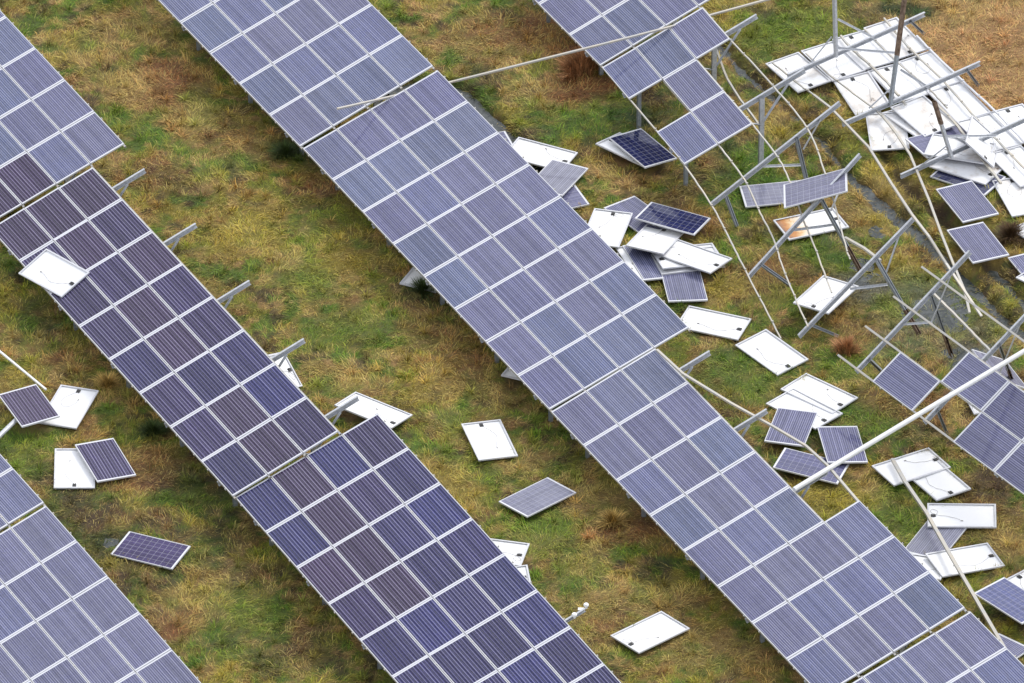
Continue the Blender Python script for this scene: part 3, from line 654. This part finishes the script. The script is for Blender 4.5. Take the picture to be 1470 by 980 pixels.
BL = [  # u, v, radius px, kind, strength
 (1400, 50, 120, 'S', 1.5), (1445, 150, 100, 'S', 1.4), (1350, 10, 60, 's', .6), (1300, 8, 34, 'K', .9), (1330, 20, 30, 'K', .8), (1240, 20, 40, 'D', .5),
 (825, 115, 44, 'R', 1.5), (845, 60, 40, 'R', 1.5), (780, 30, 50, 'R', .9), (720, 60, 60, 's', .6), (700, 100, 30, 'D', .6), (760, 120, 40, 's', .4), (640, 12, 14, 'D', .6),
 (870, 165, 60, 'G', .9), (930, 165, 60, 'K', .8), (760, 150, 25, 'G', .7), (800, 190, 60, 'G', .7), (760, 195, 25, 'D', .8), (940, 130, 30, 'D', .7), (880, 230, 50, 'R', .4), (960, 300, 40, 'D', .5), (990, 330, 50, 'R', .6),
 (1020, 40, 50, 'Y', .6), (1100, 35, 60, 'g', .8), (1180, 40, 60, 'g', .7), (1110, 70, 50, 'g', .6), (1120, 120, 20, 'D', .6), (1160, 160, 22, 'D', .7), (1105, 160, 40, 's', .7), (1130, 180, 40, 'Y', .6), (1220, 170, 50, 'Y', .8), (1290, 250, 50, 'Y', .8), (1240, 290, 60, 's', .7), (1280, 300, 40, 'Y', .6),
 (1060, 240, 50, 'G', .8), (1085, 280, 40, 'G', .8), (1010, 200, 40, 'K', .7), (1000, 260, 50, 'D', .5), (1060, 300, 40, 'G', .9), (1200, 340, 40, 'M', .5), (1190, 370, 40, 'G', .7), (1140, 360, 40, 'G', .6), (1110, 390, 40, 'R', .6), (1080, 420, 50, 's', .6), (1040, 420, 40, 'Y', .6),
 (1290, 430, 60, 'G', .6), (1360, 430, 60, 'G', .7), (1250, 410, 50, 'M', .9), (1350, 440, 50, 'M', .8), (1300, 480, 50, 'M', .6), (1210, 480, 50, 'R', .5), (1160, 470, 40, 'G', .5), (1400, 500, 60, 'M', .8), (1390, 450, 40, 'g', .6),
 (1420, 350, 50, 'Y', .7), (1400, 320, 30, 'Y', .8), (1445, 335, 26, 'D', .9), (1450, 390, 26, 'D', .8), (1330, 290, 20, 'D', .8), (1460, 420, 30, 'Y', .6),
 (1040, 530, 60, 'G', .7), (1080, 560, 60, 'g', .7), (1240, 520, 60, 'g', .5), (1260, 560, 50, 'R', .6), (1330, 580, 40, 'R', .7), (1330, 610, 40, 'D', .5), (1230, 600, 70, 'G', .5), (1270, 760, 80, 'g', .8), (1200, 720, 60, 'Y', .8), (1290, 700, 40, 'G', .5), (1250, 700, 25, 's', .6), (1450, 770, 50, 's', .8), (1400, 720, 50, 'R', .5), (1350, 860, 60, 'Y', .5), (1420, 690, 50, 'D', .7), (1400, 940, 40, 'Y', .5),
 (120, 60, 50, 's', .6), (60, 30, 30, 'G', .5), (240, 120, 70, 'R', 1.0), (150, 40, 40, 'R', .5), (330, 200, 40, 'R', .5), (720, 50, 60, 'R', .6), (200, 40, 60, 's', .5), (300, 40, 50, 'g', .5), (205, 70, 30, 'G', .6), (150, 100, 30, 'D', .4), (270, 170, 50, 's', .7), (200, 120, 40, 's', .7), (130, 55, 30, 'G', .5), (350, 210, 60, 's', .7), (290, 150, 40, 'g', .5), (180, 160, 40, 'G', .6), (200, 200, 30, 'G', .6), (330, 240, 30, 'G', .6), (240, 250, 50, 'R', .5), (270, 260, 40, 'D', .4), (380, 300, 60, 'Y', .6), (350, 340, 60, 'Y', .7), (420, 215, 40, 'K', .8), (450, 260, 40, 'R', .5), (520, 300, 50, 'Y', .6), (470, 320, 50, 'g', .5), (500, 370, 60, 'Y', .7), (440, 400, 60, 'g', .6), (560, 320, 30, 'D', .5), (540, 260, 40, 's', .3),
 (490, 470, 50, 'g', .8), (560, 470, 60, 'g', .5), (500, 540, 40, 's', .6), (610, 420, 40, 'D', .6), (640, 480, 50, 'R', .6), (680, 520, 40, 'R', .6), (700, 560, 50, 's', .5), (600, 560, 60, 'Y', .5), (640, 590, 30, 'G', .6), (560, 650, 60, 'g', .5), (620, 680, 50, 's', .6), (740, 660, 40, 's', .6), (650, 700, 50, 'Y', .6), (800, 760, 50, 'g', .6), (760, 770, 50, 'g', .5), (850, 700, 60, 's', .5), (880, 760, 50, 'R', .5), (830, 820, 40, 'G', .6), (870, 870, 40, 's', .7), (880, 900, 30, 'R', .6), (960, 860, 50, 's', .6), (980, 920, 50, 's', .6), (940, 770, 50, 'R', .5), (950, 820, 30, 'K', .5), (1060, 940, 50, 's', .6), (1000, 960, 40, 'G', .4), (700, 760, 30, 'Y', .5),
 (30, 430, 50, 'Y', .5), (30, 380, 40, 'K', .5), (60, 460, 50, 'K', .4), (110, 500, 50, 'R', .4), (40, 560, 50, 's', .5), (90, 520, 30, 'R', .5), (60, 500, 30, 'G', .5), (190, 560, 40, 's', .5), (215, 620, 30, 'K', .7), (160, 610, 30, 'g', .6), (100, 610, 30, 'R', .5), (30, 620, 50, 'G', .6), (30, 660, 50, 'g', .6), (60, 690, 40, 'D', .6), (110, 720, 60, 'D', .7), (220, 680, 50, 'R', .7), (270, 690, 60, 'D', .6), (140, 750, 50, 'D', .6), (170, 790, 40, 'K', .6), (190, 740, 40, 'R', .5), (240, 760, 40, 'D', .6), (260, 710, 40, 'G', .5), (220, 830, 60, 'D', .6), (300, 800, 40, 'G', .6), (320, 770, 50, 'K', .5), (300, 870, 50, 's', .6), (350, 860, 50, 'g', .6), (260, 900, 40, 'R', .6), (380, 880, 40, 'G', .5), (330, 930, 60, 'G', .4), (400, 940, 60, 'D', .4), (350, 820, 50, 'D', .4), (440, 920, 60, 'D', .5), (460, 960, 40, 'G', .3), (20, 540, 40, 'Y', .5)]
BLP = [(gp(u, v), r / 59.0, np.array(C_[k]), s_) for u, v, r, k, s_ in BL]
def gcol(x, y):
    wx = x + (fbm(n3, x, y, 1.1, 3) - .5) * 1.5; wy = y + (fbm(n4, x, y, 1.1, 3) - .5) * 1.5
    a = fbm(n1, wx, wy, .55, 4); b = fbm(n2, wx + 9, wy, .9, 4); c = fbm(n5, wx, wy + 5, 1.5, 4)
    col = np.empty(x.shape + (3,)); col[...] = (.232, .236, .028)
    def lay(m, k): col[...] = col * (1 - m[..., None]) + np.array(C_[k]) * m[..., None]
    S = lambda v, lo, hi: np.clip((v - lo) / (hi - lo), 0, 1)
    lay(.8 * S(a, .5, .62), 'Y'); lay(.8 * S(b, .52, .64), 'g'); lay(.7 * S(c, .54, .66), 's')
    lay(.65 * S(fbm(n4, x, y, 2.2, 4), .56, .68), 'R'); lay(.85 * S(fbm(n5, x + 50, y, 2.0, 4), .54, .65), 'G'); lay(.7 * S(fbm(n2, x + 50, y, 3.1, 4), .58, .7), 'S'); lay(.8 * S(fbm(n3, x - 50, y, 2.7, 3), .60, .72), 'D')
    fine = .35 + 1.5 * fbm(n4, x + 20, y, 2.6, 3)
    for p, r, k, s_ in BLP:
        d = np.hypot(wx - p[0], wy - p[1]) / r
        m = np.clip(s_ * np.clip(1.4 - d, 0, 1) * fine, 0, 1)[..., None]
        col = col * (1 - m) + k * m
    wob = (fbm(n3, x, y, 1.3, 3) - .5) * .3
    for p, hw, dp in DP:
        d = dist_line(x, y, p) + wob; lay(.85 * np.clip(1 - (d - hw) / .25, 0, 1), 'D')
    return col

def grid_mesh(name, X, Y, H, cols=None):
    ny, nx = X.shape; v = np.stack([X, Y, H], -1).reshape(-1, 3)
    i = np.arange(nx - 1)[None] + nx * np.arange(ny - 1)[:, None]; q = np.stack([i, i + 1, i + nx + 1, i + nx], -1).reshape(-1)
    me = bpy.data.meshes.new(name); me.vertices.add(len(v)); me.vertices.foreach_set('co', v.ravel()); nf = len(q) // 4
    me.loops.add(nf * 4); me.loops.foreach_set('vertex_index', q); me.polygons.add(nf); me.polygons.foreach_set('loop_start', np.arange(nf) * 4)
    me.polygons.foreach_set('use_smooth', np.ones(nf, bool)); me.update(calc_edges=True)
    if cols is not None:
        at_ = me.color_attributes.new('Col', 'FLOAT_COLOR', 'POINT'); at_.data.foreach_set('color', np.concatenate([cols.reshape(-1, 3), np.ones((len(v), 1))], 1).ravel())
    return me
X0, X1, Y0, Y1 = -17.0, 17.0, -18.0, 20.0
xs = np.arange(X0, X1 + .01, .085); ys = np.arange(Y0, Y1 + .01, .085); X, Y = np.meshgrid(xs, ys)
H = height(X, Y); edge = np.minimum.reduce([X - X0, X1 - X, Y - Y0, Y1 - Y]); H *= np.clip(edge / 1.0, 0, 1)
GC = gcol(X, Y)
k = NT('wet grassland soil'); at1 = k.n('ShaderNodeAttribute', attribute_name='Col'); tcg = k.n('ShaderNodeTexCoord')
f1 = k.math('MULTIPLY_ADD', k.noise(tcg.outputs['Object'], 14, 5, .7), 1.1, .3)
mm = k.n('ShaderNodeMix', data_type='RGBA', blend_type='MULTIPLY'); mm.inputs[0].default_value = 1; k.l(at1.outputs['Color'], mm.inputs[6]); ccn = k.n('ShaderNodeCombineColor'); [k.l(f1, ccn.inputs[i]) for i in range(3)]; k.l(ccn.outputs[0], mm.inputs[7])
k.l(mm.outputs[2], k.b.inputs['Base Color']); k.rough(.85)
bp = k.n('ShaderNodeBump'); bp.inputs['Strength'].default_value = .8; bp.inputs['Distance'].default_value = .04; k.l(k.noise(tcg.outputs['Object'], 30, 4, .7), bp.inputs['Height']); k.l(bp.outputs[0], k.b.inputs['Normal'])
gm = grid_mesh('ground', X, Y, H, GC * .62); gm.materials.append(k.m)
g_ = bpy.data.objects.new('ground', gm); COL.objects.link(g_); g_['kind'] = 'structure'
# far field: one sheet with a hole for the detailed part
far = simple('far grassland', (.10, .09, .03), .9, 0, .35, .8, (.17, .13, .05)); B_ = 900.0
mb = MB(); vv = [(-B_, -B_), (B_, -B_), (B_, B_), (-B_, B_), (X0, Y0), (X1, Y0), (X1, Y1), (X0, Y1)]; mb.v = [(a, b, 0.0) for a, b in vv]
X1 = xs[-1]; Y1 = ys[-1]; mb.v[5] = (X1, Y0, 0); mb.v[6] = (X1, Y1, 0); mb.v[7] = (X0, Y1, 0)
mb.f = [(0, 1, 5, 4), (1, 2, 6, 5), (2, 3, 7, 6), (3, 0, 4, 7)]; mb.mi = [0] * 4
fo = bpy.data.objects.new('ground_beyond', mb.mesh('ground_beyond', [far])); COL.objects.link(fo); fo['kind'] = 'structure'
# water
k = NT('murky ditch water'); tcw = k.n('ShaderNodeTexCoord'); nz_ = k.noise(tcw.outputs['Object'], 7, 4, .6)
k.l(k.mix(k.step(nz_, .35, .7), (.028, .034, .032), (.09, .10, .095)), k.b.inputs['Base Color']); k.rough(.14)
bp = k.n('ShaderNodeBump'); bp.inputs['Strength'].default_value = .35; bp.inputs['Distance'].default_value = .03; k.l(k.noise(tcw.outputs['Object'], 9, 3, .6), bp.inputs['Height']); k.l(bp.outputs[0], k.b.inputs['Normal']); WM = k.m
for di, (p, hw, dp) in enumerate(DP):
    if di == 2: p = p[3:]
    mb = MB(); z = -.19; w_ = hw + .25; q = []
    for i, a in enumerate(p):
        t = p[min(i+1, len(p)-1)] - p[max(i-1, 0)]; t = t / np.linalg.norm(t); nn_ = np.array([-t[1], t[0]]); q += [a - nn_*w_, a + nn_*w_]
    mb.v = [(float(a[0]), float(a[1]), z) for a in q]; mb.f = [(2*i, 2*i+2, 2*i+3, 2*i+1) for i in range(len(p)-1)]; mb.mi = [0]*len(mb.f)
    o = bpy.data.objects.new('ditch_water', mb.mesh('ditch_water', [WM])); COL.objects.link(o); o['kind'] = 'structure'
for u, v, r in PUD:
    c = gp(u, v); mb = MB(); N = 24; mb.v = [(float(c[0] + 1.1*r*math.cos(6.2832*i/N)), float(c[1] + 1.1*r*math.sin(6.2832*i/N)), -.062) for i in range(N)]; mb.f = [tuple(range(N))]; mb.mi = [0]
    o = bpy.data.objects.new('puddle', mb.mesh('puddle', [WM])); COL.objects.link(o); o['kind'] = 'structure'

# ------------------------------------------------------------------ grass
k = NT('grass blades'); a1 = k.n('ShaderNodeAttribute', attribute_name='Col'); k.l(a1.outputs['Color'], k.b.inputs['Base Color']); k.rough(.65); k.b.inputs['Specular IOR Level'].default_value = .25; GM = k.m
def blades(name, bx, by, col, length, lean, width, az, z0=None, rng=RNG):
    n = len(bx); z0 = height(bx, by) if z0 is None else z0
    dx, dy = np.cos(az), np.sin(az); sx, sy = -dy, dx
    L = length; t1 = .55; cl, sl = np.cos(lean), np.sin(lean)          # lean from vertical
    l1 = L * t1; l2 = L * (1 - t1); lean2 = np.minimum(lean + .45, 1.62)
    mx = bx + dx*l1*sl; my = by + dy*l1*sl; mz = z0 + l1*cl; ex = mx + dx*l2*np.sin(lean2); ey = my + dy*l2*np.sin(lean2); ez = mz + l2*np.cos(lean2)
    h = width / 2
    V = np.empty((n, 5, 3)); V[:, 0] = np.stack([bx - sx*h, by - sy*h, z0 - .01], 1); V[:, 1] = np.stack([bx + sx*h, by + sy*h, z0 - .01], 1)
    V[:, 2] = np.stack([mx + sx*h*.9, my + sy*h*.9, mz], 1); V[:, 3] = np.stack([mx - sx*h*.9, my - sy*h*.9, mz], 1); V[:, 4] = np.stack([ex, ey, ez], 1)
    o = np.arange(n)[:, None] * 5; q = np.concatenate([o + np.array([[0, 1, 2, 3]]), o + np.array([[3, 2, 4]])], 1).ravel()
    me = bpy.data.meshes.new(name); me.vertices.add(n*5); me.vertices.foreach_set('co', V.ravel()); me.loops.add(n*7); me.loops.foreach_set('vertex_index', q)
    me.polygons.add(n*2); ls = (np.arange(n)[:, None] * 7 + np.array([[0, 4]])).ravel(); me.polygons.foreach_set('loop_start', ls); me.update(calc_edges=True)
    c = np.ones((n, 5, 4)); c[:, :, :3] = col[:, None, :]; c[:, 4, :3] *= 1.25
    ca = me.color_attributes.new('Col', 'FLOAT_COLOR', 'POINT'); ca.data.foreach_set('color', c.ravel()); me.materials.append(GM); return me
N = 620000
bx = RNG.uniform(-15.3, 15.3, N); by = RNG.uniform(-16.6, 18.3, N)
u, v = to_px(np.stack([bx, by, np.zeros(N)], 1)); keep = (u > -50) & (u < 1520) & (v > -40) & (v < 1060)
for x in FOOT:
    c_, s2 = math.cos(x[5]), math.sin(x[5]); lx = (bx - x[0])*c_ + (by - x[1])*s2; ly = -(bx - x[0])*s2 + (by - x[1])*c_
    keep &= ~((abs(lx) < .80) & (abs(ly) < .47))
for p, hw, dp in DP: keep &= dist_line(bx, by, p) > hw * .75 + .15 * RNG.random(N)
pm = fbm(n3, bx, by, 1.3, 3)
for uu, vv_, r in PUD:
    c = gp(uu, vv_); keep &= (np.hypot(bx - c[0], by - c[1]) > r * .9) | (RNG.random(N) > .65)
bx, by = bx[keep], by[keep]; n = len(bx)
base = gcol(bx, by); lum = base.sum(1)
tuft = fbm(n4, bx, by, 3.2, 2)
var = RNG.lognormal(0, .23, n) * (.65 + .7 * tuft)
straw = RNG.random(n) < (.05 + .25 * np.clip((base[:, 0] - base[:, 1]) / .06, 0, 1))
col = base * 1.06 * var[:, None] * RNG.uniform(.9, 1.1, (n, 3)); col[straw] = col[straw] * .45 + np.array([.42, .34, .11]) * (RNG.uniform(.5, 1.1, straw.sum()))[:, None]
dead = RNG.random(n) < .12; col[dead] *= .45
az = fbm(n5, bx, by, .8, 3) * 14 + RNG.normal(0, .75, n)
length = (.07 + .16 * RNG.random(n) ** 1.6) * (.45 + 1.3 * tuft)
lean = np.clip(RNG.normal(1.15, .28, n), .1, 1.5)
# denser tufts inside the sward: seeds picked among the blades themselves so they avoid modules and water
sd_ = RNG.choice(n, 2400, replace=False); m_ = RNG.integers(14, 50, 2400); ix = np.repeat(sd_, m_); tt = len(ix); rr = np.abs(RNG.normal(0, .055, tt)); th = RNG.uniform(0, 6.283, tt)
tcol = np.clip(base[sd_] * RNG.uniform(.6, 1.4, (2400, 1)) * RNG.uniform(.88, 1.12, (2400, 3)), 0, .7); tcol = np.repeat(tcol, m_, 0) * RNG.lognormal(0, .3, tt)[:, None]
bx = np.concatenate([bx, bx[ix] + rr*np.cos(th)]); by = np.concatenate([by, by[ix] + rr*np.sin(th)]); col = np.concatenate([col, tcol]); n += tt
az = np.concatenate([az, th + RNG.normal(0, .6, tt)]); length = np.concatenate([length, RNG.uniform(.10, .30, tt)]); lean = np.concatenate([lean, np.clip(RNG.normal(.75, .3, tt), .1, 1.4)])
width = RNG.uniform(.007, .014, n)
go = bpy.data.objects.new('grass', blades('grass', bx, by, col, length, lean, width, az)); COL.objects.link(go); go['kind'] = 'stuff'; go['label'] = 'matted green and straw coloured grass of the wet field'

# tussocks: each a clump of its own
TUS = [((410, 222), .4, 'k', 'dark green rush tussock under the low edge of the top array'), ((607, 418), .38, 'k', 'dark spiky tussock beside the half hidden white panel corner'),
 ((220, 622), .42, 'k', 'dark green tussock under the dark purple array near the blue and white pair'), ((836, 100), 1.05, 'R', 'rusty brown clump of dead reeds under the low corner of the top right array'), ((862, 55), .8, 'R', 'brown dead reeds just behind the larger reed clump'), ((880, 750), .35, 's', 'pale straw tussock between the silvery panel and the lower array'),
 ((1450, 340), .5, 'D', 'dark brown dead plant beside the two matching blue panels'), ((1215, 505), .45, 'R', 'brown tussock at the foot of the last bare frame'), ((1375, 865), .0, 'g', ''), ((155, 555), .4, 's', 'straw tussock beside the white panel with the torn corner'), ]
for (uu, vv_), R_0, kk, lb in TUS:
    if not lb: continue
    c = gp(uu, vv_); R_0 *= .85; n = int(2600 * R_0); th = RNG.uniform(0, 6.283, n); lob = .6 + .4*np.sin(2*th + uu) + .35*np.sin(5*th + vv_); r = R_0 * .6 * lob * RNG.random(n) ** .6; x = c[0] + r*np.cos(th); y = c[1] + r*np.sin(th)
    cl = (np.array([.42, .22, .10]) if kk == 'R' else np.array(C_[kk])) * RNG.lognormal(0, .4, n)[:, None]; z_ = height(x, y)
    me = blades('tussock', x - c[0], y - c[1], cl, RNG.uniform(.25, .62, n) * (.6 + .6 * R_0), np.clip((.1 if kk == 'R' else .25) + (.9 if kk == 'R' else 1.6) * r / R_0 + RNG.normal(0, .2, n), .05, 1.5), RNG.uniform(.008, .014, n), th + RNG.normal(0, .5, n), z0=z_)
    thing('tussock', lb, 'grass tussock', 'tussocks in the wet field', me=me, loc=(float(c[0]), float(c[1]), 0))
